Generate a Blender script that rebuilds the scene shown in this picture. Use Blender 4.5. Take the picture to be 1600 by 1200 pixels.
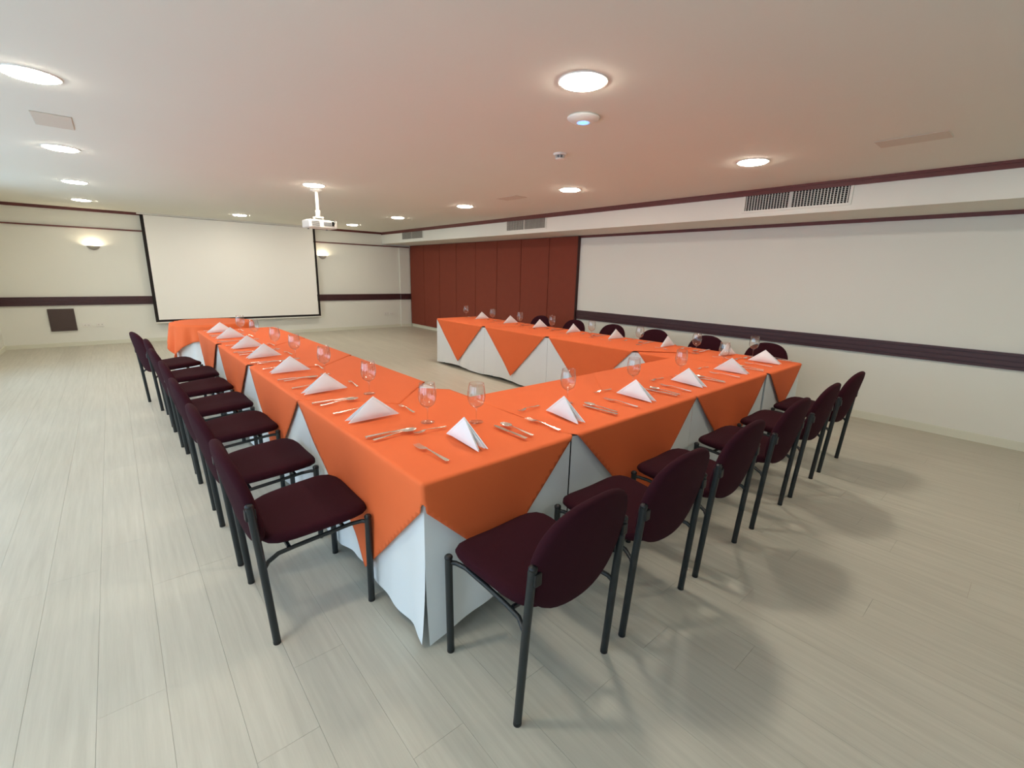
import bpy, bmesh, math, random
from mathutils import Vector, Matrix
random.seed(7)
for o in list(bpy.data.objects): bpy.data.objects.remove(o, do_unlink=True)
SC = bpy.context.scene
COL = SC.collection
PI = math.pi

# ------------------------------------------------------------------ camera
F_PX, PITCH, YAW, ROLL, CAM_H = 712.25, -0.2371, 0.7127, -0.0253, 1.5448
def cam_axis(a, b, w):
    c, s = math.cos(ROLL), math.sin(ROLL)
    a, b = c*a + s*b, -s*a + c*b
    c, s = math.cos(PITCH), math.sin(PITCH)
    X, Y, Z = a, c*w - s*b, s*w + c*b
    c, s = math.cos(YAW), math.sin(YAW)
    return Vector((c*X + s*Y, -s*X + c*Y, Z))
cam = bpy.data.objects.new('camera', bpy.data.cameras.new('camera'))
COL.objects.link(cam)
R_, U_, F_ = cam_axis(1, 0, 0), cam_axis(0, 1, 0), cam_axis(0, 0, 1)
cam.matrix_world = Matrix(((R_.x, U_.x, -F_.x, 0), (R_.y, U_.y, -F_.y, 0), (R_.z, U_.z, -F_.z, CAM_H), (0, 0, 0, 1)))
cam.data.sensor_fit = 'HORIZONTAL'; cam.data.sensor_width = 36
cam.data.lens = 36*F_PX/1600
cam.data.clip_start = 0.05; cam.data.clip_end = 200
SC.camera = cam

# ------------------------------------------------------------------ light and exposure
LAMP = 80.0                 # emission of the ceiling lamps
LAMP_COL = (1.0, 0.92, 0.79)
SKY = 2.9                   # daylight outside the windows
world = bpy.data.worlds.new('daylight'); SC.world = world; world.use_nodes = True
bg = world.node_tree.nodes['Background']
bg.inputs[0].default_value = (0.60, 0.79, 1.0, 1); bg.inputs[1].default_value = SKY
vs = SC.view_settings
vs.view_transform = 'Standard'; vs.look = 'None'; vs.gamma = 1; vs.exposure = 0.36; vs.use_curve_mapping = False

# ------------------------------------------------------------------ materials
def lin(c): return tuple(((v/255)/12.92 if v <= 10 else (((v/255)+.055)/1.055)**2.4) for v in c)
MATS = {}
def mat(name, rgb, rough=.6, metal=0, spec=.5, noise=0, nscale=8, bump=0, bscale=200, emis=None, estr=0, sheen=0):
    m = bpy.data.materials.new(name); m.use_nodes = True
    nt = m.node_tree; b = nt.nodes['Principled BSDF']
    col = lin(rgb) + (1,)
    b.inputs['Base Color'].default_value = col
    b.inputs['Roughness'].default_value = rough; b.inputs['Metallic'].default_value = metal
    b.inputs['Specular IOR Level'].default_value = spec
    if sheen:
        b.inputs['Sheen Weight'].default_value = sheen; b.inputs['Sheen Roughness'].default_value = .5
        b.inputs['Sheen Tint'].default_value = col
    if noise or bump:
        tc = nt.nodes.new('ShaderNodeNewGeometry')
    if noise:
        n = nt.nodes.new('ShaderNodeTexNoise'); n.inputs['Scale'].default_value = nscale; n.inputs['Detail'].default_value = 4
        nt.links.new(tc.outputs['Position'], n.inputs['Vector'])
        mx = nt.nodes.new('ShaderNodeMix'); mx.data_type = 'RGBA'
        mx.inputs[6].default_value = tuple(c*(1-noise) for c in col[:3]) + (1,)
        mx.inputs[7].default_value = tuple(min(1, c*(1+noise)) for c in col[:3]) + (1,)
        nt.links.new(n.outputs['Fac'], mx.inputs[0]); nt.links.new(mx.outputs[2], b.inputs['Base Color'])
    if bump:
        n2 = nt.nodes.new('ShaderNodeTexNoise'); n2.inputs['Scale'].default_value = bscale; n2.inputs['Detail'].default_value = 3
        nt.links.new(tc.outputs['Position'], n2.inputs['Vector'])
        bp = nt.nodes.new('ShaderNodeBump'); bp.inputs['Strength'].default_value = bump; bp.inputs['Distance'].default_value = .003
        nt.links.new(n2.outputs['Fac'], bp.inputs['Height']); nt.links.new(bp.outputs['Normal'], b.inputs['Normal'])
    if emis:
        b.inputs['Emission Color'].default_value = tuple(emis) + (1,); b.inputs['Emission Strength'].default_value = estr
    MATS[name] = m
    return m
mat('wall', (236, 236, 226), .85, noise=.02, nscale=1.5, bump=.05, bscale=90)
mat('ceiling', (232, 230, 217), .9, noise=.015, nscale=1.2)
mat('ceiling_cover', (216, 206, 190), .9)
mat('baseboard', (226, 226, 208), .6)
mat('rail', (72, 42, 46), .4, noise=.18, nscale=22)
mat('crown', (106, 52, 48), .45, noise=.12, nscale=15)
mat('partition', (130, 56, 36), .8, noise=.06, nscale=9, bump=.12, bscale=300)
mat('partition_edge', (62, 30, 24), .7)
mat('orange', (239, 110, 54), .8, noise=.03, nscale=6, bump=.12, bscale=420)
mat('white_cloth', (232, 236, 236), .85, noise=.015, nscale=5, bump=.1, bscale=350)
mat('napkin', (240, 243, 246), .85, bump=.1, bscale=500)
mat('burgundy', (52, 18, 27), .95, noise=.10, nscale=40, bump=.25, bscale=500, spec=.15, sheen=.1)
mat('leg_metal', (30, 36, 38), .38, spec=.5, noise=.05)
mat('black_plastic', (20, 21, 23), .45)
mat('steel', (238, 234, 226), .26, metal=1)
mat('screen', (254, 252, 245), .8)
mat('screen_border', (28, 20, 18), .8)
mat('white_plastic', (236, 234, 226), .4)
mat('grey_plastic', (120, 122, 122), .5)
mat('dark_cover', (78, 62, 58), .55, noise=.05)
mat('dark_hole', (14, 13, 12), .9)
mat('vane', (198, 196, 188), .45, metal=.3)
mat('board', (150, 120, 90), .6)
mat('lamp_glow', (255, 250, 240), .5, emis=LAMP_COL, estr=LAMP)
mat('bulb', (255, 245, 225), .5, emis=(1.0, .84, .6), estr=170)
mat('sconce_metal', (170, 165, 155), .5)
mat('blue_led', (120, 160, 250), .4, emis=(.35, .55, 1.0), estr=.8)
mat('lens_glass', (20, 24, 40), .08)
mat('tag_paper', (226, 214, 190), .8)
# floor
def floor_mat():
    m = bpy.data.materials.new('laminate'); m.use_nodes = True; nt = m.node_tree; b = nt.nodes['Principled BSDF']; MATS['laminate'] = m
    g = nt.nodes.new('ShaderNodeNewGeometry')
    add = nt.nodes.new('ShaderNodeVectorMath'); add.operation = 'ADD'
    comb = nt.nodes.new('ShaderNodeCombineXYZ'); mul = nt.nodes.new('ShaderNodeMath'); mul.operation = 'MULTIPLY'; mul.inputs[1].default_value = 40
    nt.links.new(g.outputs['Random Per Island'], mul.inputs[0]); nt.links.new(mul.outputs[0], comb.inputs[1]); nt.links.new(mul.outputs[0], comb.inputs[2])
    nt.links.new(g.outputs['Position'], add.inputs[0]); nt.links.new(comb.outputs[0], add.inputs[1])
    mp = nt.nodes.new('ShaderNodeMapping'); mp.inputs['Scale'].default_value = (26, 1.1, 1); nt.links.new(add.outputs[0], mp.inputs['Vector'])
    n = nt.nodes.new('ShaderNodeTexNoise'); n.inputs['Scale'].default_value = 1.6; n.inputs['Detail'].default_value = 6; n.inputs['Roughness'].default_value = .65
    nt.links.new(mp.outputs[0], n.inputs['Vector'])
    r = nt.nodes.new('ShaderNodeValToRGB')
    r.color_ramp.elements[0].position = .3; r.color_ramp.elements[0].color = lin((188, 183, 167)) + (1,)
    r.color_ramp.elements[1].position = .7; r.color_ramp.elements[1].color = lin((203, 198, 182)) + (1,)
    nt.links.new(n.outputs['Fac'], r.inputs[0])
    mr = nt.nodes.new('ShaderNodeMapRange'); mr.inputs[3].default_value = .95; mr.inputs[4].default_value = 1.03
    nt.links.new(g.outputs['Random Per Island'], mr.inputs[0])
    hs = nt.nodes.new('ShaderNodeHueSaturation'); nt.links.new(mr.outputs[0], hs.inputs['Value']); nt.links.new(r.outputs[0], hs.inputs['Color'])
    nt.links.new(hs.outputs[0], b.inputs['Base Color'])
    b.inputs['Roughness'].default_value = .42; b.inputs['Specular IOR Level'].default_value = .35
    bp = nt.nodes.new('ShaderNodeBump'); bp.inputs['Strength'].default_value = .04; bp.inputs['Distance'].default_value = .002
    nt.links.new(n.outputs['Fac'], bp.inputs['Height']); nt.links.new(bp.outputs[0], b.inputs['Normal'])
floor_mat()
def thin_glass(name, ior, tint):
    m = bpy.data.materials.new(name); m.use_nodes = True; nt = m.node_tree; nt.nodes.clear(); MATS[name] = m
    out = nt.nodes.new('ShaderNodeOutputMaterial'); t = nt.nodes.new('ShaderNodeBsdfTransparent'); t.inputs[0].default_value = tint
    gl = nt.nodes.new('ShaderNodeBsdfGlossy'); gl.inputs['Roughness'].default_value = .03
    lw_ = nt.nodes.new('ShaderNodeLayerWeight'); lw_.inputs[0].default_value = .5
    pw = nt.nodes.new('ShaderNodeMath'); pw.operation = 'POWER'; pw.inputs[1].default_value = 3; nt.links.new(lw_.outputs['Facing'], pw.inputs[0])
    fr = nt.nodes.new('ShaderNodeMath'); fr.operation = 'MULTIPLY_ADD'; fr.inputs[1].default_value = .6; fr.inputs[2].default_value = ior; nt.links.new(pw.outputs[0], fr.inputs[0])
    mx = nt.nodes.new('ShaderNodeMixShader')
    nt.links.new(fr.outputs[0], mx.inputs[0]); nt.links.new(t.outputs[0], mx.inputs[1]); nt.links.new(gl.outputs[0], mx.inputs[2]); nt.links.new(mx.outputs[0], out.inputs[0])
thin_glass('wine_glass', .08, (.985, .985, .985, 1))
thin_glass('window_glass', .03, (.97, .99, 1, 1))

# ------------------------------------------------------------------ mesh helpers
def mesh_obj(name, verts, faces, m, parent=None, smooth=False, loc=None):
    me = bpy.data.meshes.new(name); me.from_pydata([tuple(v) for v in verts], [], faces); me.validate(); me.update()
    if m: me.materials.append(MATS[m])
    if smooth: me.polygons.foreach_set('use_smooth', [True]*len(me.polygons))
    o = bpy.data.objects.new(name, me); COL.objects.link(o)
    if parent: o.parent = parent
    if loc: o.location = loc
    return o
class MB:
    def __init__(s): s.v = []; s.f = []
    def add(s, v, f):
        n = len(s.v); s.v += [tuple(p) for p in v]; s.f += [[i+n for i in q] for q in f]; return s
    def box(s, x0, x1, y0, y1, z0, z1, M=None):
        v = [Vector(p) for p in ((x0,y0,z0),(x1,y0,z0),(x1,y1,z0),(x0,y1,z0),(x0,y0,z1),(x1,y0,z1),(x1,y1,z1),(x0,y1,z1))]
        if M: v = [M @ p for p in v]
        return s.add(v, [(0,3,2,1),(4,5,6,7),(0,1,5,4),(1,2,6,5),(2,3,7,6),(3,0,4,7)])
    def tube(s, pts, r, n=10, caps=True):
        pts = [Vector(p) for p in pts]; rs = r if isinstance(r, (list, tuple)) else [r]*len(pts)
        rings = []; ref = None
        for i, p in enumerate(pts):
            d = (pts[min(i+1, len(pts)-1)] - pts[max(i-1, 0)]).normalized()
            if ref is None: ref = Vector((1,0,0)) if abs(d.x) < .8 else Vector((0,1,0))
            a = (ref - d*ref.dot(d)).normalized(); b = d.cross(a); ref = a
            rings.append([p + (a*math.cos(2*PI*k/n) + b*math.sin(2*PI*k/n))*rs[i] for k in range(n)])
        v = [q for rg in rings for q in rg]; f = []
        for i in range(len(pts)-1):
            for k in range(n): f.append((i*n+k, i*n+(k+1) % n, (i+1)*n+(k+1) % n, (i+1)*n+k))
        if caps: f.append(tuple(range(n))[::-1]); f.append(tuple((len(pts)-1)*n+k for k in range(n)))
        return s.add(v, f)
    def lathe(s, prof, n=24, M=None, a0=0, a1=2*PI):
        full = abs(a1-a0-2*PI) < 1e-6; m = n if full else n+1
        v = []; f = []
        for (r, z) in prof:
            for k in range(m):
                a = a0+(a1-a0)*k/n; p = Vector((r*math.cos(a), r*math.sin(a), z)); v.append(M @ p if M else p)
        for i in range(len(prof)-1):
            for k in range(n):
                k2 = (k+1) % m; f.append((i*m+k, i*m+k2, (i+1)*m+k2, (i+1)*m+k))
        if full:
            if prof[0][0] > 1e-4: f.append(tuple(range(m))[::-1])
            if prof[-1][0] > 1e-4: f.append(tuple((len(prof)-1)*m+k for k in range(m)))
        return s.add(v, f)
    def build(s, name, m, parent=None, smooth=False, loc=None): return mesh_obj(name, s.v, s.f, m, parent, smooth, loc)
def bevel(o, w, seg=2):
    bm = bmesh.new(); bm.from_mesh(o.data)
    bmesh.ops.bevel(bm, geom=list(bm.edges), offset=w, segments=seg, affect='EDGES', profile=.6, clamp_overlap=True)
    bm.to_mesh(o.data); bm.free(); return o
def autosmooth(o, ang=35):
    me = o.data; bm = bmesh.new(); bm.from_mesh(me)
    for f in bm.faces: f.smooth = True
    for e in bm.edges:
        if len(e.link_faces) == 2 and e.calc_face_angle(0) > math.radians(ang): e.smooth = False
    bm.to_mesh(me); bm.free(); return o
def tag(o, label, cat, group=None):
    o['label'] = label; o['category'] = cat
    if group: o['group'] = group
    return o
def thing(name, label, cat, loc=(0,0,0), rz=0, group=None):
    o = bpy.data.objects.new(name, None); COL.objects.link(o); o.location = loc; o.rotation_euler = (0, 0, rz); o.empty_display_size = .1
    return tag(o, label, cat, group)
def struct(o): o['kind'] = 'structure'; return o
def dup(root, loc, rz, label, group=None):
    r = root.copy(); COL.objects.link(r); r.location = loc; r.rotation_euler = (0, 0, rz); r['label'] = label
    if group: r['group'] = group
    for ch in list(root.children):
        c = ch.copy(); COL.objects.link(c); c.parent = r
        for g in list(ch.children):
            d = g.copy(); COL.objects.link(d); d.parent = c
    return r
ORD = ['first', 'second', 'third', 'fourth', 'fifth', 'sixth', 'seventh', 'eighth', 'ninth', 'tenth']

# ------------------------------------------------------------------ room shell
XL, XR, XS, YB, YF, H = -1.62, 6.464, 5.624, 11.965, -2.2, 2.527
ZS = 2.236
ZRB, ZRT = .767, .924
# floor: slab plus laminate boards running along y
fl = struct(MB().box(XL-.1, XR+.1, YF-.1, YB+.1, -.15, -.012).build('floor', 'board'))
PW, PLN = .196, 1.29
pm = MB().box(-PW/2+.0004, PW/2-.0004, -PLN/2+.0004, PLN/2-.0004, -.012, 0)
planks = []
ncol = int((XR-XL)/PW)+1
rr = random.Random(3)
for c in range(ncol):
    x0 = XL+c*PW; x1 = min(x0+PW, XR)
    y = YF - rr.random()*PLN
    while y < YB:
        planks.append((x0, x1, max(y, YF), min(y+PLN, YB))); y += PLN
def view_key(p):
    q = Vector(((p[0]+p[1])/2, (p[2]+p[3])/2, 0)) - Vector((0, 0, CAM_H))
    dep = q.dot(F_)
    if dep < .2: return 1e9
    u, v = q.dot(R_)/dep*F_PX, q.dot(U_)/dep*F_PX
    return q.length + (0 if abs(u) < 950 and abs(v) < 800 else 1000)
planks.sort(key=view_key)
fullme = None; rest = MB()
for i, (x0, x1, y0, y1) in enumerate(planks):
    isfull = abs(x1-x0-PW) < 1e-6 and abs(y1-y0-PLN) < 1e-6
    if i < 295:
        if isfull and fullme:
            o = bpy.data.objects.new('plank', fullme); COL.objects.link(o); o.parent = fl; o.location = ((x0+x1)/2, (y0+y1)/2, 0)
        elif isfull:
            o = pm.build('plank', 'laminate', fl, loc=((x0+x1)/2, (y0+y1)/2, 0)); fullme = o.data
        else:
            MB().box(x0+.0004, x1-.0004, y0+.0004, y1-.0004, -.012, 0).build('plank', 'laminate', fl)
    else: rest.box(x0+.0004, x1-.0004, y0+.0004, y1-.0004, -.012, 0)
ro = rest.build('plank_field', 'laminate', fl); ro['kind'] = 'stuff'

struct(MB().box(XL-.1, XR+.2, YF-.1, YB+.2, H, H+.12).build('ceiling', 'ceiling'))
struct(MB().box(XL-.15, XR+.2, YB, YB+.15, 0, H).build('wall_back', 'wall'))
struct(MB().box(XR, XR+.15, YF-.1, YB, 0, H).build('wall_right', 'wall'))
struct(MB().box(XL-.15, XR+.2, YF-.15, YF, 0, H).build('wall_front', 'wall'))
# soffit over the right wall
struct(MB().box(XS, XR, YF, YB, ZS, H).build('ceiling_soffit', 'ceiling'))
struct(MB().box(XS-.004, XS, YF, YB, ZS+.001, H-.001).build('soffit_face', 'wall'))
# pilaster in the back right corner
struct(MB().box(6.10, 6.405, YB-.03, YB, 0, 2.18).build('wall_pilaster', 'wall'))
# left wall with a row of tall windows (daylight side)
WIN = [(-1.7, .2), (.6, 2.5), (2.9, 4.8), (5.2, 7.1), (7.5, 9.4)]
WZ0, WZ1 = .35, 2.15
lw = MB(); yy = YF
for a, b in WIN:
    lw.box(XL-.15, XL, yy, a, 0, H); lw.box(XL-.15, XL, a, b, 0, WZ0); lw.box(XL-.15, XL, a, b, WZ1, H); yy = b
lw.box(XL-.15, XL, yy, YB, 0, H)
struct(lw.build('wall_left', 'wall'))
for i, (a, b) in enumerate(WIN):
    fr = MB(); t = .05
    fr.box(XL-.10, XL-.03, a, b, WZ0, WZ0+t); fr.box(XL-.10, XL-.03, a, b, WZ1-t, WZ1)
    fr.box(XL-.10, XL-.03, a, a+t, WZ0+t, WZ1-t); fr.box(XL-.10, XL-.03, b-t, b, WZ0+t, WZ1-t)
    mid = (a+b)/2; fr.box(XL-.10, XL-.03, mid-.025, mid+.025, WZ0+t, WZ1-t)
    w = struct(fr.build('window_%d' % (i+1), 'white_plastic'))
    MB().box(XL-.07, XL-.064, a+t, mid-.025, WZ0+t, WZ1-t).build('pane', 'window_glass', w)
    MB().box(XL-.07, XL-.064, mid+.025, b-t, WZ0+t, WZ1-t).build('pane', 'window_glass', w)
    ld = bpy.data.lights.new('window_portal', 'AREA'); ld.shape = 'RECTANGLE'; ld.size = b-a; ld.size_y = WZ1-WZ0
    ld.cycles.is_portal = True
    lo = bpy.data.objects.new('window_portal', ld); COL.objects.link(lo)
    lo.location = (XL-.13, mid, (WZ0+WZ1)/2); lo.rotation_euler = (PI/2, 0, -PI/2)
# trims
def rail_profile(mb, p, axis, lo, hi, z0, z1, sgn):
    h = z1-z0
    segs = [(0, .16, .028), (.16, .22, .016), (.22, .48, .024), (.48, .54, .016), (.54, .80, .024), (.80, .84, .016), (.84, 1, .030)]
    for a, b, d in segs:
        q = sorted((p, p+sgn*d))
        if axis == 'y': mb.box(q[0], q[1], lo, hi, z0+a*h, z0+b*h)
        else: mb.box(lo, hi, q[0], q[1], z0+a*h, z0+b*h)
m = MB(); rail_profile(m, XR, 'y', YF, 5.70, ZRB, ZRT, -1); struct(m.build('trim_1', 'rail'))
m = MB(); rail_profile(m, YB, 'x', XL, 6.10, ZRB, ZRT, -1); rail_profile(m, YB-.03, 'x', 6.10, 6.405, ZRB, ZRT, -1); struct(m.build('trim_2', 'rail'))
m = MB(); rail_profile(m, XL, 'y', 9.6, YB-.03, ZRB, ZRT, 1); struct(m.build('trim_3', 'rail'))
def crown(name, boxes):
    m = MB()
    for b in boxes: m.box(*b)
    struct(m.build(name, 'crown'))
crown('trim_4', [(XS-.024, XS-.004, YF, YB, H-.062, H-.022), (XS-.034, XS-.004, YF, YB, H-.022, H)])
crown('trim_5', [(XL, XS-.03, YB-.02, YB, H-.05, H-.018), (XL, XS-.03, YB-.03, YB, H-.018, H)])
crown('trim_6', [(XL, 6.40, YB-.036, YB, 2.172, 2.196)])
crown('trim_7', [(XR-.022, XR, YF, 5.70, 2.196, ZS)])
crown('trim_8', [(XL, XL+.02, YF, YB-.03, H-.05, H)])
struct(MB().box(XR-.014, XR, YF, YB, 0, .075).box(XR-.008, XR, YF, YB, .075, .085).build('baseboard_right', 'baseboard'))
struct(MB().box(XL, 6.10, YB-.014, YB, 0, .075).box(6.10, 6.42, YB-.044, YB-.03, 0, .075).build('baseboard_back', 'baseboard'))
struct(MB().box(XL, XL+.014, YF, YB-.014, 0, .075).build('baseboard_left', 'baseboard'))

# red folding partition
fp = thing('folding_partition', 'dark red fabric partition of eight tall panels in the side wall', 'partition', (XR-.025, 5.70, 0))
edges = [5.715, 6.437, 7.244, 8.031, 8.82, 9.621, 10.392, 11.177, 11.93]
for i in range(8):
    a, b = edges[i]-5.70+.006, edges[i+1]-5.70-.006
    o = MB().box(-.022, .022, a, b, .088, 2.228).build('panel', 'partition', fp); bevel(o, .006, 2)
MB().box(0, .024, 0, 6.24, .086, 2.232).build('backing', 'partition_edge', fp)
MB().box(-.03, .024, -.005, .012, .086, 2.232).build('edge_strip', 'partition_edge', fp)

# ------------------------------------------------------------------ tables, skirts, cloths
TZ = .745
class Arm:
    """straight run of tables: u along the run, v across it"""
    def __init__(s, ox, oy, ang, L, W, n): s.o = Vector((ox, oy, 0)); s.a = ang; s.L = L; s.W = W; s.n = n; s.M = Matrix.Translation(s.o) @ Matrix.Rotation(ang, 4, 'Z')
    def uv(s, x, y):
        p = s.M.inverted() @ Vector((x, y, 0)); return p.x, p.y
# u runs: left row toward the round table (+y), v toward -x ; so ang = 90deg
LA = Arm(1.655, 1.45, PI/2+.0138, 5.38, .85, 4)      # v=0 inner edge, v=W outer edge
RA = Arm(5.065, 1.50, PI/2+.012, 5.34, .845, 4)      # v=0 outer edge, v=W inner edge
FA = Arm(1.668, 1.455, .0175, 2.535, .885, 2)        # v=0 outer edge, v=W inner edge
def table_names(kind):
    pass
def make_table(arm, k, label):
    l = arm.L/arm.n
    t = thing('banquet_table', label, 'table', arm.M @ Vector((l*(k+.5), arm.W/2, 0)), arm.a, 'banquet tables under white cloths')
    hx, hy = l/2-.004, arm.W/2-.012
    o = MB().box(-hx, hx, -hy, hy, TZ-.028, TZ-.002).build('table_top', 'board', t)
    for sx in (-1, 1):
        for sy in (-1, 1):
            MB().tube([(sx*(hx-.09), sy*(hy-.07), .0), (sx*(hx-.09), sy*(hy-.07), TZ-.028)], .014, 8).build('leg', 'leg_metal', t)
    for sy in (-1, 1): MB().box(-hx+.06, hx-.06, sy*(hy-.0625)-.0125, sy*(hy-.0625)+.0125, TZ-.07, TZ-.03).build('apron', 'leg_metal', t)
    return t
def make_skirt(arm, k, sides, label, seed, loose=0.0):
    """white cloth over one table: top sheet and hanging sides ('a' v=0, 'b' v=W, 'c' u=0 end, 'd' u=L end)"""
    rg = random.Random(seed); l = arm.L/arm.n; u0, u1 = l*k+.001, l*(k+1)-.001; W = arm.W
    z0 = TZ; mb = MB()
    mb.add([arm.M @ Vector(p) for p in ((u0,0,z0),(u1,0,z0),(u1,W,z0),(u0,W,z0))], [(0,1,2,3)])
    for sd in sides:
        if sd == 'a': A, B, N = (u0, 0), (u1, 0), (0, -1)
        elif sd == 'b': A, B, N = (u1, W), (u0, W), (0, 1)
        elif sd == 'c': A, B, N = (u0, W), (u0, 0), (-1, 0)
        else: A, B, N = (u1, 0), (u1, W), (1, 0)
        Ls = math.hypot(B[0]-A[0], B[1]-A[1]); n = max(24, int(Ls/.022)); m_ = 14
        ph = [rg.random()*6.28 for _ in range(4)]; k1, k2 = 9+rg.random()*4, 21+rg.random()*8
        vs_, fs_ = [], []
        for i in range(n+1):
            s = i/n; d = s*Ls
            edge = min(s, 1-s)*Ls
            for j in range(m_+1):
                t = j/m_
                wave = math.sin(k1*d+ph[0])*.010 + math.sin(k2*d+ph[1])*.006
                open_ = max(0, 1-edge/.12); tl = max(0, (t-.42)/.58)
                out = (.001 + t*.005 + t**1.3*(wave*(.75+.25*loose) + .004))*(1-open_) + loose*.03*tl*tl*open_
                bot = .016 + .012*(1+math.sin(5*d+ph[2])) + loose*.05*max(0, math.sin(PI*s))
                z = z0*(1-t) + bot*t
                p = (A[0]+(B[0]-A[0])*s + N[0]*out, A[1]+(B[1]-A[1])*s + N[1]*out, z)
                vs_.append(arm.M @ Vector(p))
        for i in range(n):
            for j in range(m_): fs_.append((i*(m_+1)+j, i*(m_+1)+j+1, (i+1)*(m_+1)+j+1, (i+1)*(m_+1)+j))
        mb.add(vs_, fs_)
    o = mb.build('table_skirt', 'white_cloth', None, True); autosmooth(o, 40)
    return tag(o, label, 'tablecloth', 'white floor-length table skirts')
def drape(name, arm, poly, sides, order, m, seed, label, group, flare=.022, wav=.012, extra=.0):
    """flat convex cloth outline (arm u,v) folded over the exposed edges of the run"""
    rg = random.Random(seed); L, W = arm.L, arm.W
    us = [p[0] for p in poly]; vs_ = [p[1] for p in poly]
    bm = bmesh.new(); step = .03
    nu = int((max(us)-min(us))/step)+2; nv = int((max(vs_)-min(vs_))/step)+2
    grid = [[bm.verts.new((min(us)+(max(us)-min(us))*i/nu, min(vs_)+(max(vs_)-min(vs_))*j/nv, 0)) for j in range(nv+1)] for i in range(nu+1)]
    for i in range(nu):
        for j in range(nv): bm.faces.new((grid[i][j], grid[i+1][j], grid[i+1][j+1], grid[i][j+1]))
    def cut(co, no, clear=False):
        bmesh.ops.bisect_plane(bm, geom=bm.verts[:]+bm.edges[:]+bm.faces[:], plane_co=co, plane_no=no, clear_outer=clear, dist=1e-5)
    area = sum(poly[i][0]*poly[(i+1) % len(poly)][1]-poly[(i+1) % len(poly)][0]*poly[i][1] for i in range(len(poly)))
    pl = poly if area > 0 else poly[::-1]
    for i in range(len(pl)):
        a, b = pl[i], pl[(i+1) % len(pl)]; cut((a[0], a[1], 0), (b[1]-a[1], -(b[0]-a[0]), 0), True)
    R = .014
    for e in (0, .007, .014, .022):
        if 'a' in sides: cut((0, -e, 0), (0, 1, 0))
        if 'b' in sides: cut((0, W+e, 0), (0, 1, 0))
        if 'c' in sides: cut((-e, 0, 0), (1, 0, 0))
        if 'd' in sides: cut((L+e, 0, 0), (1, 0, 0))
    ztop = TZ+.012+order*.0016
    ph = [rg.random()*6.28 for _ in range(4)]
    for v in bm.verts:
        u, w = v.co.x, v.co.y; eu = ew = 0
        if 'a' in sides and w < 0: ew = w
        if 'b' in sides and w > W: ew = w-W
        if 'c' in sides and u < 0: eu = u
        if 'd' in sides and u > L: eu = u-L
        r = math.hypot(eu, ew)
        if r < 1e-7:
            v.co = Vector((u, w, ztop + .0012*math.sin(7*u+ph[0])*math.sin(6*w+ph[1]))); continue
        nu_, nw_ = eu/r, ew/r
        if r < R*PI/2: out = R*math.sin(r/R); dz = R*(1-math.cos(r/R))
        else: out = R; dz = R + r-R*PI/2
        s = u if abs(nw_) > abs(nu_) else w
        out += .002 + order*.0008 + dz*flare + extra*dz + dz*wav*(math.sin(8*s+ph[2]) + .6*math.sin(17*s+ph[3]))
        v.co = Vector((u-eu+nu_*out, w-ew+nw_*out, ztop-dz))
    bm.transform(arm.M)
    for f in bm.faces: f.smooth = True
    bmesh.ops.recalc_face_normals(bm, faces=bm.faces[:])
    bmesh.ops.dissolve_degenerate(bm, dist=.002, edges=bm.edges[:])
    bmesh.ops.triangulate(bm, faces=bm.faces[:])
    me = bpy.data.meshes.new(name); bm.to_mesh(me); bm.free(); me.materials.append(MATS[m])
    o = bpy.data.objects.new(name, me); COL.objects.link(o)
    md = o.modifiers.new('thickness', 'SOLIDIFY'); md.thickness = .0012; md.offset = 0
    return tag(o, label, 'tablecloth', group)
def diamond(cu, cv, d, skew=0):
    return [(cu-d, cv+skew), (cu, cv-d), (cu+d, cv-skew), (cu, cv+d)]
CG = 'orange diamond-laid tablecloths'
D = 1.07
# left row (runs to the round table)
def side_set(n, k, base, c=None, d=None):
    s = list(base)
    if k == 0 and c: s.append('c')
    if k == n-1 and d: s.append('d')
    return s
wh = ['at the free corner of the U', 'second from the round table\'s far end', 'third along', 'beside the round table']
for k in range(4):
    pos = 'first' if k == 3 else ORD[3-k]
    make_table(LA, k, '%s table from the round table in the row leading to it' % pos)
    make_skirt(LA, k, side_set(4, k, 'ab', 'c', 'd'), 'white skirt of the %s table from the round table' % pos, 10+k, .8 if k == 0 else .1)
    if k == 0:
        pts = [(.165, 1.925), (1.17, .955), (1.672, 1.46), (1.672, 2.60), (1.35, 2.93), (.78, 2.95)]
        poly = [LA.uv(*p) for p in pts]
        drape('orange_tablecloth', LA, poly, ['b', 'c'], 0, 'orange', 20, 'orange cloth over the corner table, its two points hanging either side of the corner', CG, .03, .016)
    else:
        l = LA.L/4; cu = LA.uv(1.25, [0, 3.53, 4.87, 6.21][k])[0]
        drape('orange_tablecloth', LA, diamond(cu, LA.W/2-.01, D if k < 3 else 1.07, 0), ['a', 'b'] + (['d'] if k == 3 else []), k, 'orange', 20+k,
              'orange diamond cloth on the %s table from the round table' % pos, CG)
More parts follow.
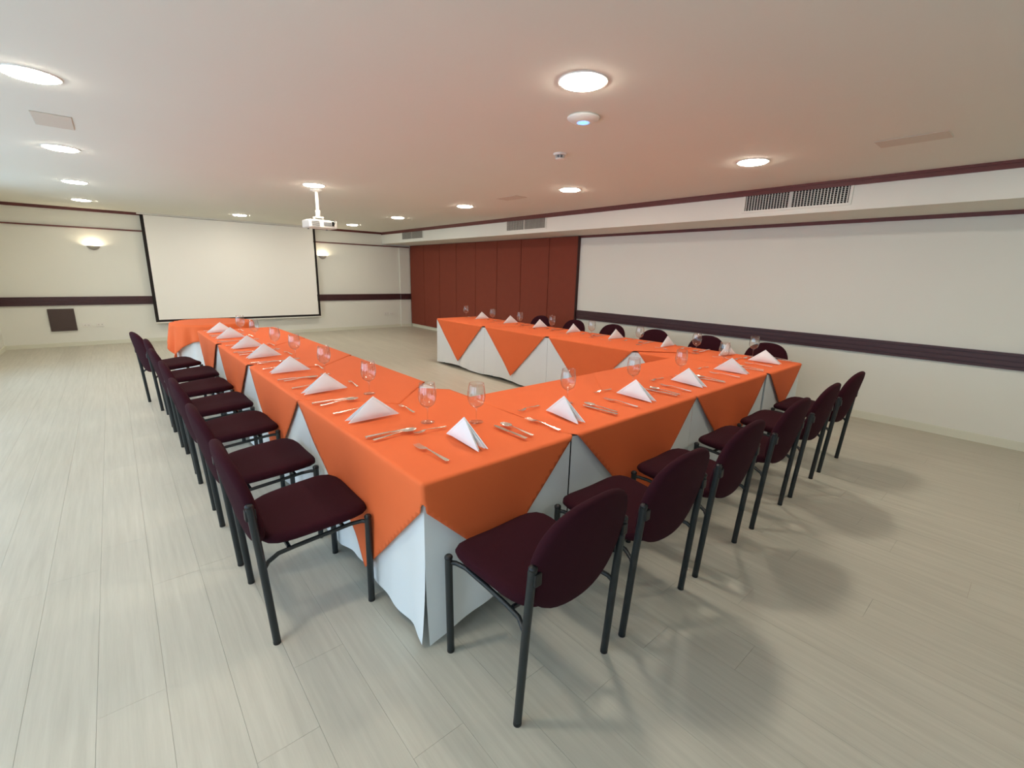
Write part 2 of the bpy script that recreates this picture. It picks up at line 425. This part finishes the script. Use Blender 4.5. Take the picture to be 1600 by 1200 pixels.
# joining row
for k in range(2):
    nm = ['corner table', 'wall row'][k]
    make_table(FA, k, 'cross table of the U next to the %s' % nm)
    make_skirt(FA, k, ['a', 'b'], 'white skirt of the cross table next to the %s' % nm, 30+k, .15)
    l = FA.L/2; cu = l*(k+.5)+(.02 if k == 0 else -.0)
    poly = diamond(cu, FA.W/2, D+.01)
    # ends tucked straight at the joints
    def clip_u(pl, lim, keep_gt):
        out = []
        for i in range(len(pl)):
            a, b = pl[i], pl[(i+1) % len(pl)]
            ia, ib = ((a[0] >= lim) == keep_gt), ((b[0] >= lim) == keep_gt)
            if ia: out.append(a)
            if ia != ib:
                t = (lim-a[0])/(b[0]-a[0]); out.append((lim, a[1]+t*(b[1]-a[1])))
        return out
    poly = clip_u(poly, -.004, True) if k == 0 else clip_u(poly, FA.L+.10, False)
    drape('orange_tablecloth', FA, poly, ['a', 'b'], 1+k*1, 'orange', 40+k, 'orange diamond cloth on the cross table next to the %s' % nm, CG)
# right row (along the wall with the dark rail)
for k in range(4):
    pos = ORD[3-k]
    make_table(RA, k, '%s table from the red partition end of the wall row' % pos)
    make_skirt(RA, k, side_set(4, k, 'ab', 'c', 'd'), 'white skirt of the %s table from the partition end of the wall row' % pos, 50+k, .25)
    l = RA.L/4; cu = l*(k+.5)
    poly = diamond(cu, RA.W/2, D)
    if k == 0: poly = diamond(cu-.01, RA.W/2, D)
    drape('orange_tablecloth', RA, poly, ['a', 'b'] + (['c'] if k == 0 else []) + (['d'] if k == 3 else []), 4+k*.8 if k else 0, 'orange', 60+k,
          'orange diamond cloth on the %s table from the partition end of the wall row' % pos, CG)

# ------------------------------------------------------------------ chairs
def pad(a, b, n, t, fn, rings=7, seg=44, dome=.012):
    """cushion: superellipse outline a x b, thickness t, mapped by fn(x, y, w)"""
    v, f = [], []
    def out(th, k):
        c, s = math.cos(th), math.sin(th)
        r = (abs(c/a)**n + abs(s/b)**n)**(-1/n)
        return r*c*k, r*s*k
    prof = []
    for i in range(rings+1):
        ph = -PI/2 + PI*i/rings
        prof.append((1-(t/2)*(1-math.cos(ph))/min(a, b), math.sin(ph)*t/2))
    layers = [(.5, -t/2-dome*.9), (.8, -t/2-dome*.45)] + prof + [(.8, t/2+dome*.45), (.5, t/2+dome*.9)]
    for (k, w) in layers:
        for i in range(seg):
            x, y = out(2*PI*i/seg, k); v.append(fn(x, y, w))
    for j in range(len(layers)-1):
        for i in range(seg): f.append((j*seg+i, j*seg+(i+1) % seg, (j+1)*seg+(i+1) % seg, (j+1)*seg+i))
    v.append(fn(0, 0, -t/2-dome)); v.append(fn(0, 0, t/2+dome))
    n0 = len(v)-2; L_ = (len(layers)-1)*seg
    for i in range(seg):
        f.append((n0, (i+1) % seg, i)); f.append((n0+1, L_+i, L_+(i+1) % seg))
    return v, f
def make_chair(label, group, loc, rz):
    t = thing('stacking_chair', label, 'chair', loc, rz, group)
    # seat: wider at the front, front edge rolled down
    def seat(x, y, w):
        yy = y+.015; k = 1+.07*(yy/.22)
        z = .443+.07*yy+w - 1.5*max(0, yy-.15)**2 + .35*x*x
        return (x*k, yy, z)
    v, f = pad(.236, .228, 4.6, .05, seat); mesh_obj('seat', v, f, 'burgundy', t, True)
    # backrest: oval shell, tilted back and wrapped round the sitter
    tilt = math.radians(11.5)
    def back(x, y, w):
        yc = -.262 - w + .9*x*x*.55; z = .622+y
        return (x, yc - math.tan(tilt)*(z-.60), z)
    v, f = pad(.240, .222, 2.45, .042, back, dome=.008); mesh_obj('backrest', v, f, 'burgundy', t, True)
    for s in (-1, 1):
        lg = MB().tube([(s*.247, -.212, .012), (s*.244, -.236, .42), (s*.243, -.254, .648)], .0152, 12).build('leg', 'leg_metal', t, True); autosmooth(lg, 40)
        MB().tube([(s*.247, -.2115, 0), (s*.247, -.2125, .014)], .0155, 12).build('foot_cap', 'black_plastic', lg)
        MB().lathe([(0, .010), (.011, .008), (.0158, .002), (.0158, -.006)], 10, Matrix.Translation((s*.243, -.2545, .648))).build('end_cap', 'black_plastic', lg, True)
        lg = MB().tube([(s*.245, .207, .012), (s*.250, .207, .30), (s*.252, .207, .447)], .0152, 12).build('leg', 'leg_metal', t, True); autosmooth(lg, 40)
        MB().tube([(s*.245, .207, 0), (s*.245, .207, .014)], .0155, 12).build('foot_cap', 'black_plastic', lg)
        MB().lathe([(.0155, -.008), (.0165, -.004), (.0165, .004), (.011, .010), (0, .012)], 12, Matrix.Translation((s*.252, .207, .448))).build('end_cap', 'black_plastic', lg, True)
        pts = [(s*.250, .205, .425), (s*.232, .185, .424), (s*.215, .14, .418), (s*.208, .02, .405), (s*.208, -.10, .396), (s*.212, -.165, .391), (s*.230, -.210, .378), (s*.243, -.231, .355)]
        o = MB().tube(pts, .0095, 8).build('side_rail', 'leg_metal', t, True); autosmooth(o, 50)
        o = MB().box(s*.232-.016, s*.232+.016, -.272, -.232, .585, .632).build('back_bracket', 'black_plastic', t); bevel(o, .006, 2)
    for yb_ in (.11, -.12): MB().tube([(-.2, yb_, .412 if yb_ > 0 else .398), (.2, yb_, .412 if yb_ > 0 else .398)], .009, 8).build('cross_bar', 'leg_metal', t)
    return t
LCH = [(.0, 2.10, -.02), (.0, 2.79, .0), (.0, 3.545, .02), (.005, 4.25, 0), (-.005, 4.95, .01), (.0, 5.63, -.01), (-.07, 6.36, .16)]
FCH = [1.12, 1.752, 2.392, 3.135, 3.81, 4.51]
RCH = [5.81, 5.02, 4.25, 3.53, 2.78, 2.06]
chair = None; n = len(LCH)
for i, (dx, y, dr) in enumerate(LCH):
    lab = 'burgundy chair, %s from the round table in the row leading to it' % ORD[n-1-i]
    # rear feet measured at x ~ .343 -> .25, drifting with the row
    xr = .326 - .018*(y-2.1) + dx
    loc = (xr+.212, y, 0); rz = -PI/2+dr+.0138
    if chair is None: chair = make_chair(lab, 'burgundy chairs at the U-shaped table', loc, rz)
    else: dup(chair, loc, rz, lab)
for i, x in enumerate(FCH):
    lab = 'burgundy chair at the cross tables, %s from the wall' % ORD[len(FCH)-1-i]
    c = dup(chair, (x, 1.155+.0175*(x-1.1)*.9, 0), .0175+[.0, -.02, .01, 0, .015, -.01][i], lab)
    if i == 1:
        c['label'] = 'burgundy chair with a pale paper tag at its seat back, at the cross tables'
        MB().box(-.02, .03, -.19, -.14, .466, .470).build('tag', 'tag_paper', c)
for i, y in enumerate(RCH):
    lab = 'burgundy chair between wall rail and tables, %s from the red partition' % ORD[i]
    dup(chair, (5.355, y-.03, 0), PI/2, lab)

# ------------------------------------------------------------------ place settings
def make_napkin(label):
    t = .009; mb = MB()
    def sheet(B, A, Fp, nrm, th, bulge):
        n_ = 8; top, bot = {}, {}; v = []; f = []
        nr = Vector(nrm).normalized()
        for i in range(n_+1):
            for j in range(n_+1-i):
                a, b = i/n_, j/n_; c = 1-a-b
                p = B*c + A*a + Fp*b + nr*bulge*27*a*b*c
                edge = min(a, b, c); k = min(1, edge*8)**.5
                top[i, j] = len(v); v.append(p + nr*th*(.35+.65*k)/2); bot[i, j] = len(v); v.append(p - nr*th*(.35+.65*k)/2)
        for i in range(n_):
            for j in range(n_-i):
                f.append((top[i, j], top[i+1, j], top[i, j+1])); f.append((bot[i, j], bot[i, j+1], bot[i+1, j]))
                if i+j < n_-1:
                    f.append((top[i+1, j], top[i+1, j+1], top[i, j+1])); f.append((bot[i+1, j], bot[i, j+1], bot[i+1, j+1]))
        rim = [(i, 0) for i in range(n_)] + [(n_-j, j) for j in range(n_)] + [(0, n_-j) for j in range(n_)]
        for q in range(len(rim)):
            a_, b_ = rim[q], rim[(q+1) % len(rim)]; f.append((top[a_], bot[a_], bot[b_], top[b_]))
        mb.add(v, f)
    for s in (-1, 1):
        B = Vector((0, .145, .002)); A = Vector((0, .0, .122)); Fp = Vector((s*.027, -.148, .002))
        nr = (A-B).cross(Fp-B); nr = nr if nr.x*s > 0 else -nr
        sheet(B, A, Fp, nr, t, .009)
        off = -nr.normalized()*.011
        sheet(B+off+Vector((0, -.01, .003)), A+off*.4+Vector((0, -.004, -.006)), Fp+off+Vector((0, .012, .003)), nr, t*.8, .003)
    o = mb.build('napkin', 'napkin', None, True); autosmooth(o, 50)
    return tag(o, label, 'napkin', 'white pyramid napkins')
def make_glass(label):
    t = thing('wine_glass', label, 'glass', group='wine glasses at the place settings')
    outer = [(.008, .082), (.022, .088), (.036, .100), (.045, .120), (.0485, .143), (.047, .170), (.0425, .198), (.040, .216)]
    inner = [(r-.0014, z+.0008) for r, z in outer[::-1]]; inner[0] = (.0388, .2157)
    MB().lathe(outer+inner+[(0, .0855)], 24).build('bowl', 'wine_glass', t, True)
    MB().lathe([(.0042, .004), (.0035, .02), (.0032, .05), (.004, .07), (.010, .082), (0, .0855)], 12).build('stem', 'wine_glass', t, True)
    MB().lathe([(0, 0), (.036, 0), (.0375, .0015), (.034, .0028), (.012, .0048), (.0042, .006)], 24).build('foot', 'wine_glass', t, True)
    return t
def strip(mb, pts, th=.002):
    """ribbon along y: (y, halfwidth, z)"""
    v, f = [], []
    for (y, w, z) in pts: v += [(-w, y, z), (w, y, z), (w, y, z+th), (-w, y, z+th)]
    for i in range(len(pts)-1):
        a, b = i*4, i*4+4
        f += [(a, a+1, b+1, b), (a+1, a+2, b+2, b+1), (a+2, a+3, b+3, b+2), (a+3, a, b, b+3)]
    e = (len(pts)-1)*4; f += [(3, 2, 1, 0), (e, e+1, e+2, e+3)]
    mb.add(v, f)
def make_fork(name, L, label):
    mb = MB(); k = L/.2
    strip(mb, [(-.1*k, .004*k, .002), (-.096*k, .0085*k, .002), (-.06*k, .007*k, .003), (.0, .003*k, .008), (.03*k, .0028*k, .009), (.04*k, .010*k, .006), (.052*k, .0125*k, .003)], .0025)
    for q in (-.0105, -.0035, .0035, .0105):
        n0 = len(mb.v); strip(mb, [(.051*k, .002*k, .003), (.075*k, .0018*k, .0015), (.1*k, .001*k, .006)], .0022)
        for i in range(n0, len(mb.v)): mb.v[i] = (mb.v[i][0]+q*k, mb.v[i][1], mb.v[i][2])
    o = mb.build(name, 'steel', None, True); autosmooth(o, 40); return o
def make_spoon(name, L, label):
    mb = MB(); k = L/.2
    strip(mb, [(-.1*k, .004*k, .002), (-.096*k, .0085*k, .002), (-.06*k, .007*k, .003), (.0, .003*k, .008), (.03*k, .0028*k, .009), (.048*k, .004*k, .006)], .0025)
    v, f = [], []; rn, sg = 5, 18
    for top in (0, 1):
        for i in range(rn+1):
            r = i/rn
            for j in range(sg):
                a = 2*PI*j/sg; v.append((r*.0205*k*math.cos(a), .068*k+r*.033*k*math.sin(a)*(1-.08*math.cos(a)), .001+.0075*k*r*r + (.0014 if top else 0)))
    for top in (0, 1):
        o_ = top*(rn+1)*sg
        for i in range(rn):
            for j in range(sg):
                q = (o_+i*sg+j, o_+i*sg+(j+1) % sg, o_+(i+1)*sg+(j+1) % sg, o_+(i+1)*sg+j); f.append(q if top == 0 else q[::-1])
    for j in range(sg): f.append((rn*sg+j, rn*sg+(j+1) % sg, (2*rn+1)*sg+(j+1) % sg, (2*rn+1)*sg+j))
    mb.add(v, f); o = mb.build(name, 'steel', None, True); autosmooth(o, 45); return o
def make_knife(name, L, label):
    mb = MB(); k = L/.23
    strip(mb, [(-.115*k, .006*k, .001), (-.112*k, .009*k, .001), (-.06*k, .0085*k, .001), (.0, .0065*k, .001)], .006)
    strip(mb, [(-.002, .006*k, .002), (.01*k, .0085*k, .0025), (.07*k, .0105*k, .0025), (.1*k, .008*k, .0025), (.115*k, .001, .0025)], .0016)
    o = mb.build(name, 'steel', None, True); autosmooth(o, 30); return o
ZT = TZ+.021
protos = {}
def place(kind, maker, P, rz, label, cat, group):
    if kind not in protos:
        o = maker(); protos[kind] = o; o.location = P; o.rotation_euler = (0, 0, rz); tag(o, label, cat, group)
    else: o = dup(protos[kind], P, rz, label, group)
    return o
def setting(x, y, rz, where, jig):
    """x, y centre of the napkin; local +y looks to the table middle, +x is the diner's right hand"""
    c, s = math.cos(rz), math.sin(rz)
    def W(lx, ly): return (x+c*lx-s*ly, y+s*lx+c*ly, ZT)
    g = random.Random(jig)
    def j(a): return (g.random()-.5)*2*a
    place('napkin', lambda: make_napkin(''), W(0, 0), rz+j(.10), 'white pyramid napkin, %s' % where, 'napkin', 'white pyramid napkins')
    place('glass', lambda: make_glass(''), W(.235+j(.02), .185+j(.015)), rz, 'clear stemmed wine glass, %s' % where, 'glass', 'wine glasses at the place settings')
    place('fork', lambda: make_fork('dinner_fork', .25, ''), W(-.20+j(.012), -.03+j(.012)), rz+j(.05), 'dinner fork, %s' % where, 'fork', 'dinner forks at the place settings')
    place('knife', lambda: make_knife('table_knife', .255, ''), W(.265+j(.01), -.04+j(.01)), rz+j(.04), 'table knife, %s' % where, 'knife', 'table knives at the place settings')
    place('spoon', lambda: make_spoon('soup_spoon', .235, ''), W(.315+j(.01), -.025+j(.012)), rz+j(.06), 'soup spoon, %s' % where, 'spoon', 'soup spoons at the place settings')
    place('dfork', lambda: make_fork('dessert_fork', .185, ''), W(-.06+j(.02), .225+j(.012)), rz+PI/2+j(.12), 'dessert fork, %s' % where, 'fork', 'dessert forks at the place settings')
# napkin centres measured on the tops
LN = [2.27, 2.99, 3.735, 4.50, 5.13, 5.93, 6.52]
for i, y in enumerate(LN):
    x = LA.M @ Vector((y-1.45, LA.W-.185, 0))
    setting(x.x, y, -PI/2+.0138, '%s setting from the round table' % ORD[len(LN)-1-i], 100+i)
FN = [(1.165, 1.685), (1.835, 1.675), (2.535, 1.685), (3.215, 1.685), (3.97, 1.70), (4.73, 1.72)]
for i, (x, y) in enumerate(FN):
    setting(x, y, .0175, '%s setting from the wall rail along the cross tables' % ORD[len(FN)-1-i], 120+i)
RN = [6.45, 5.68, 4.99, 4.31, 3.58, 2.84, 2.14]
for i, y in enumerate(RN):
    setting(4.835, y, PI/2+.012, '%s setting from the red partition end in the wall row' % ORD[i], 140+i)

# ------------------------------------------------------------------ round side table
RX, RY, RR = 1.04, 7.98, .50
rt = thing('round_table', 'round side table under orange and white cloths by the screen', 'table', (RX, RY, 0))
MB().lathe([(0, TZ-.03), (RR-.01, TZ-.03), (RR-.004, TZ-.016), (RR-.01, TZ-.003), (0, TZ-.003)], 40).build('table_top', 'board', rt, False)
MB().tube([(0, 0, .02), (0, 0, TZ-.03)], .035, 12).build('pedestal', 'leg_metal', rt, True)
MB().lathe([(0, 0), (.26, 0), (.26, .012), (.05, .035), (0, .035)], 24).build('base', 'leg_metal', rt)
mb = MB(); v, f = [(RX, RY, TZ)], []; SG = 120; RNG = 14
for j in range(RNG+1):
    for i in range(SG):
        a = 2*PI*i/SG
        if j == 0: r, z = RR-.006, TZ
        else:
            t_ = (j-1)/(RNG-1); z = TZ-.006-(TZ-.02)*t_; r = RR-.002+t_*(.02+.016*math.sin(14*a)+.007*math.sin(31*a+1))
        v.append((RX+r*math.cos(a), RY+r*math.sin(a), z))
for i in range(SG): f.append((0, 1+i, 1+(i+1) % SG))
for j in range(RNG):
    for i in range(SG): f.append((1+j*SG+i, 1+(j+1)*SG+i, 1+(j+1)*SG+(i+1) % SG, 1+j*SG+(i+1) % SG))
o = mesh_obj('table_skirt', v, f, 'white_cloth', None, True)
tag(o, 'white floor-length undercloth of the round table', 'tablecloth')
S2 = .72; NG = 64; v, f = [], []; th0 = math.radians(203-45)
for i in range(NG+1):
    for j in range(NG+1):
        p, q = (i/NG*2-1)*S2, (j/NG*2-1)*S2
        x, y = p*math.cos(th0)-q*math.sin(th0), p*math.sin(th0)+q*math.cos(th0)
        r = math.hypot(x, y); a = math.atan2(y, x); z = TZ+.01
        if r > RR:
            e = r-RR; out = RR+.012+min(e, .02)*.4; out += e*(.14+.09*math.sin(12*a+.6)+.04*math.sin(23*a)); z -= max(0, e-.006)
            r = out
        v.append((RX+r*math.cos(a), RY+r*math.sin(a), z))
for i in range(NG):
    for j in range(NG): f.append((i*(NG+1)+j, (i+1)*(NG+1)+j, (i+1)*(NG+1)+j+1, i*(NG+1)+j+1))
o = mesh_obj('orange_tablecloth', v, f, 'orange', None, True)
md = o.modifiers.new('thickness', 'SOLIDIFY'); md.thickness = .0015; md.offset = 1
tag(o, 'square orange cloth with hanging corners on the round table', 'tablecloth')

# ------------------------------------------------------------------ projection screen, projector
SX0, SX1, SY, SZ0, SZ1 = .565, 3.86, YB-.10, .40, 2.50
sc = thing('projection_screen', 'large white pull-down projection screen with black border', 'screen', ((SX0+SX1)/2, SY, 0))
hw = (SX1-SX0)/2
MB().box(-hw+.055, hw-.055, -.002, .002, SZ0+.045, SZ1-.01).build('screen_surface', 'screen', sc)
MB().box(-hw, -hw+.055, -.0025, .0025, SZ0, SZ1-.01).box(hw-.045, hw, -.0025, .0025, SZ0, SZ1-.01).box(-hw+.055, hw-.045, -.0025, .0025, SZ0, SZ0+.045).build('black_border', 'screen_border', sc)
o = MB().tube([(-hw-.01, 0, SZ0-.014), (hw+.01, 0, SZ0-.014)], .014, 10).build('bottom_bar', 'white_plastic', sc)
o = MB().box(-hw-.04, hw+.04, -.03, .055, H-.03, H-.001).build('casing', 'white_plastic', sc)
PX, PY = 2.13, 6.38
pm_ = thing('projector_mount', 'white ceiling pole mount carrying the projector', 'mount', (PX, PY, 2.165))
MB().lathe([(0, H-2.165), (.075, H-2.165), (.075, H-2.165-.012), (.03, H-2.165-.03), (0, H-2.165-.03)][::-1], 20).build('ceiling_flange', 'white_plastic', pm_)
MB().tube([(0, 0, .05), (0, 0, H-2.165-.02)], .02, 14).build('pole', 'white_plastic', pm_, True)
MB().tube([(0, 0, .03), (0, 0, .115)], .028, 14).build('collar', 'white_plastic', pm_, True)
o = MB().box(-.055, .055, -.045, .045, .018, .034).box(-.055, -.045, -.03, .03, -.005, .018).box(.045, .055, -.03, .03, -.005, .018).build('bracket', 'white_plastic', pm_)
pj = thing('projector', 'white video projector hanging from the ceiling pole', 'projector', (PX+.015, PY, 2.055), .05)
o = MB().box(-.18, .18, -.13, .13, .0, .10).build('body', 'white_plastic', pj); bevel(o, .02, 3)
lens = MB().lathe([(.032, 0), (.036, .012), (.036, .03), (.028, .034)], 20, Matrix.Translation((.07, .128, .055)) @ Matrix.Rotation(-PI/2, 4, 'X')).build('lens_ring', 'black_plastic', pj)
MB().lathe([(0, .026), (.015, .025), (.029, .02)], 20, Matrix.Translation((.07, .128, .055)) @ Matrix.Rotation(-PI/2, 4, 'X')).build('lens', 'lens_glass', lens, True)
for k in range(6): MB().box(-.15, -.05, -.133, -.1285, .022+k*.011, .027+k*.011).build('vent_slot', 'grey_plastic', pj)
MB().box(.0, .10, -.134, -.128, .03, .075).build('port_panel', 'grey_plastic', pj)
MB().box(.105, .135, -.134, -.128, .03, .085).build('cable_port', 'black_plastic', pj)
for sx in (-.12, .12): MB().lathe([(.012, 0), (.012, -.012), (0, -.012)], 10, Matrix.Translation((sx, .08, .002))).build('foot', 'grey_plastic', pj)
cb = MB().tube([(.11, -.13, .05), (.13, -.17, .06), (.13, -.18, .085), (.11, -.15, .10), (.09, -.10, .1)], .005, 8).build('cable', 'black_plastic', pj, True)

# ------------------------------------------------------------------ ceiling fittings
LIGHTS = [(4.27, -.25), (-.19, 1.72), (-.19, 3.82), (-.19, 5.95), (-.195, 8.21), (-.21, 10.42), (2.0, 1.81), (2.0, 6.06), (2.05, 10.6), (4.30, 1.90), (4.24, 3.95), (4.22, 6.08), (4.26, 8.36), (4.25, 10.53)]
proto = None
def lamp_label(i, x, y):
    if x < 1: return 'round ceiling lamp in the window-side line, %s from the screen wall' % ORD[sum(1 for q in LIGHTS if q[0] < 1 and q[1] > y)]
    if x < 3: return ['round ceiling lamp over the near end beside the blue-ringed disc', 'round ceiling lamp beside the projector pole', 'round ceiling lamp right in front of the projection screen'][sum(1 for q in LIGHTS if 1 < q[0] < 3 and q[1] < y)]
    return 'round ceiling lamp in the soffit-side line, %s from the screen wall' % ORD[sum(1 for q in LIGHTS if q[0] > 3 and q[1] > y)]
for i, (x, y) in enumerate(LIGHTS):
    if proto is None:
        proto = thing('ceiling_lamp', lamp_label(i, x, y), 'lamp', (x, y, H), 0, 'round recessed ceiling lamps')
        MB().lathe([(.114, -.006), (.128, -.006), (.131, 0), (.114, 0), (.114, -.006)], 36).build('trim_ring', 'white_plastic', proto)
        MB().lathe([(0, -.017), (.06, -.0165), (.100, -.014), (.113, -.009), (.1135, -.001), (0, -.001)], 36).build('diffuser', 'lamp_glow', proto, True)
    else: dup(proto, (x, y, H), 0, lamp_label(i, x, y))
ap = thing('access_point', 'white ceiling disc with a blue ring of light', 'access point', (2.42, 2.17, H))
MB().lathe([(0, -.034), (.045, -.034), (.075, -.027), (.100, -.014), (.103, -.006), (.095, 0), (0, 0)], 40).build('dome', 'white_plastic', ap, True)
MB().lathe([(.034, -.035), (.041, -.0355), (.041, -.033), (.034, -.033), (.034, -.035)], 32).build('light_ring', 'blue_led', ap)
sd = thing('smoke_detector', 'small white smoke detector on the ceiling', 'detector', (2.975, 2.905, H))
MB().lathe([(0, -.014), (.052, -.014), (.056, 0), (0, 0)], 28).build('base', 'white_plastic', sd)
MB().lathe([(0, -.048), (.026, -.047), (.036, -.040), (.036, -.036), (0, -.036)], 24).build('cap', 'white_plastic', sd)
MB().lathe([(0, -.036), (.030, -.036), (.030, -.014), (0, -.014)], 24).build('vent_gap', 'grey_plastic', sd)
for k in range(8):
    a = k*PI/4; c_, s_ = math.cos(a), math.sin(a)
    MB().tube([(.034*c_, .034*s_, -.037), (.038*c_, .038*s_, -.013)], .003, 6).build('rib', 'white_plastic', sd)
for x, y, lab in ((-.17, 4.88, 'faint grey cover plate on the ceiling in the window-side lamp line'), (4.38, .855, 'faint cover plate on the ceiling near the soffit\'s largest grille'), (4.18, 4.95, 'faint cover plate on the ceiling between two soffit-side lamps')):
    o = MB().box(-.105, .105, -.20, .20, -.006, 0).build('ceiling_cover_plate', 'ceiling_cover', None, loc=(x, y, H)); bevel(o, .003, 1)
    tag(o, lab, 'cover plate', 'ceiling cover plates')
# air grilles on the soffit face
for y0, lab in ((1.50, 'long metal air grille on the soffit beside the white wall'), (5.75, 'metal air grille on the soffit above the end of the red partition'), (9.80, 'metal air grille on the soffit nearest the screen wall')):
    g = thing('air_grille', lab, 'air grille', (XS-.004, y0, 0))
    z0, z1 = 2.308, 2.468; w = 1.0
    MB().box(-.012, 0, -.025, 0, z0-.02, z1).box(-.012, 0, w, w+.025, z0-.02, z1).box(-.012, 0, 0, w, z0-.022, z0).build('frame', 'wall', g)
    MB().box(-.0015, -.0002, 0, w, z0, z1).build('duct_opening', 'dark_hole', g)
    MB().box(-.011, -.002, w/2+.02, w/2+.04, z0, z1).build('mullion', 'vane', g)
    vb = MB(); nv = 34
    for k in range(nv):
        yv = (k+.5)*w/nv
        vb.box(-.0095, -.0035, yv-.0045, yv+.0045, z0, z1)
    o = vb.build('vanes', 'vane', g); o['kind'] = 'stuff'
    hb = MB()
    for k in range(1, 9): zz = z0+(z1-z0)*k/9; hb.box(-.0075, -.0025, 0, w, zz-.0011, zz+.0011)
    o = hb.build('cross_vanes', 'vane', g); o['kind'] = 'stuff'

# ------------------------------------------------------------------ back wall fittings
for x, lab in ((-.19, 'small half-bowl wall sconce glowing on the open stretch of screen wall'), (4.03, 'small half-bowl wall sconce half behind the screen edge')):
    s = thing('wall_sconce', lab, 'wall lamp', (x, YB, 1.84), 0, 'half-bowl wall sconces')
    prof = [(.004, -.055), (.03, -.050), (.065, -.030), (.092, .0), (.10, .022), (.096, .022), (.088, .002), (.06, -.026), (.028, -.045), (.004, -.049)]
    MB().lathe(prof, 24, None, PI, 2*PI).build('bowl', 'sconce_metal', s, True)
    MB().box(-.05, .05, -.012, 0, -.06, .02).build('back_plate', 'white_plastic', s)
    MB().lathe([(0, -.03), (.018, -.024), (.026, -.005), (.022, .012), (0, .02)], 14, Matrix.Translation((0, -.045, .0))).build('bulb', 'bulb', s, True)
dc = thing('wall_cover', 'dark brown square cover panel low on the screen wall', 'wall panel', (-.81, YB, .5))
o = MB().box(-.18, .18, -.03, 0, -.205, .205).build('frame', 'dark_cover', dc); bevel(o, .006, 2)
MB().box(-.155, .155, -.034, -.028, -.18, .18).build('face_plate', 'dark_cover', dc)
proto = None
for x, lab in ((-.49, 'wall socket just beside the dark brown cover panel'), (-.295, 'wall socket second from the dark brown cover panel'), (5.66, 'wall socket low on the screen wall, farther from the partition'), (5.81, 'wall socket low on the screen wall, nearer the partition')):
    if proto is None:
        proto = thing('wall_socket', lab, 'socket', (x, YB, .387), 0, 'wall sockets under the rail')
        o = MB().box(-.06, .06, -.010, 0, -.038, .038).build('plate', 'white_plastic', proto); bevel(o, .004, 2)
        for q in (-.026, .026):
            so = MB().box(q-.018, q+.018, -.0125, -.009, -.022, .022).build('outlet', 'white_plastic', proto)
            MB().box(q-.008, q-.005, -.0132, -.012, -.008, .008).box(q+.005, q+.008, -.0132, -.012, -.008, .008).build('slot', 'dark_hole', so)
    else: dup(proto, (x, YB, .387), 0, lab)
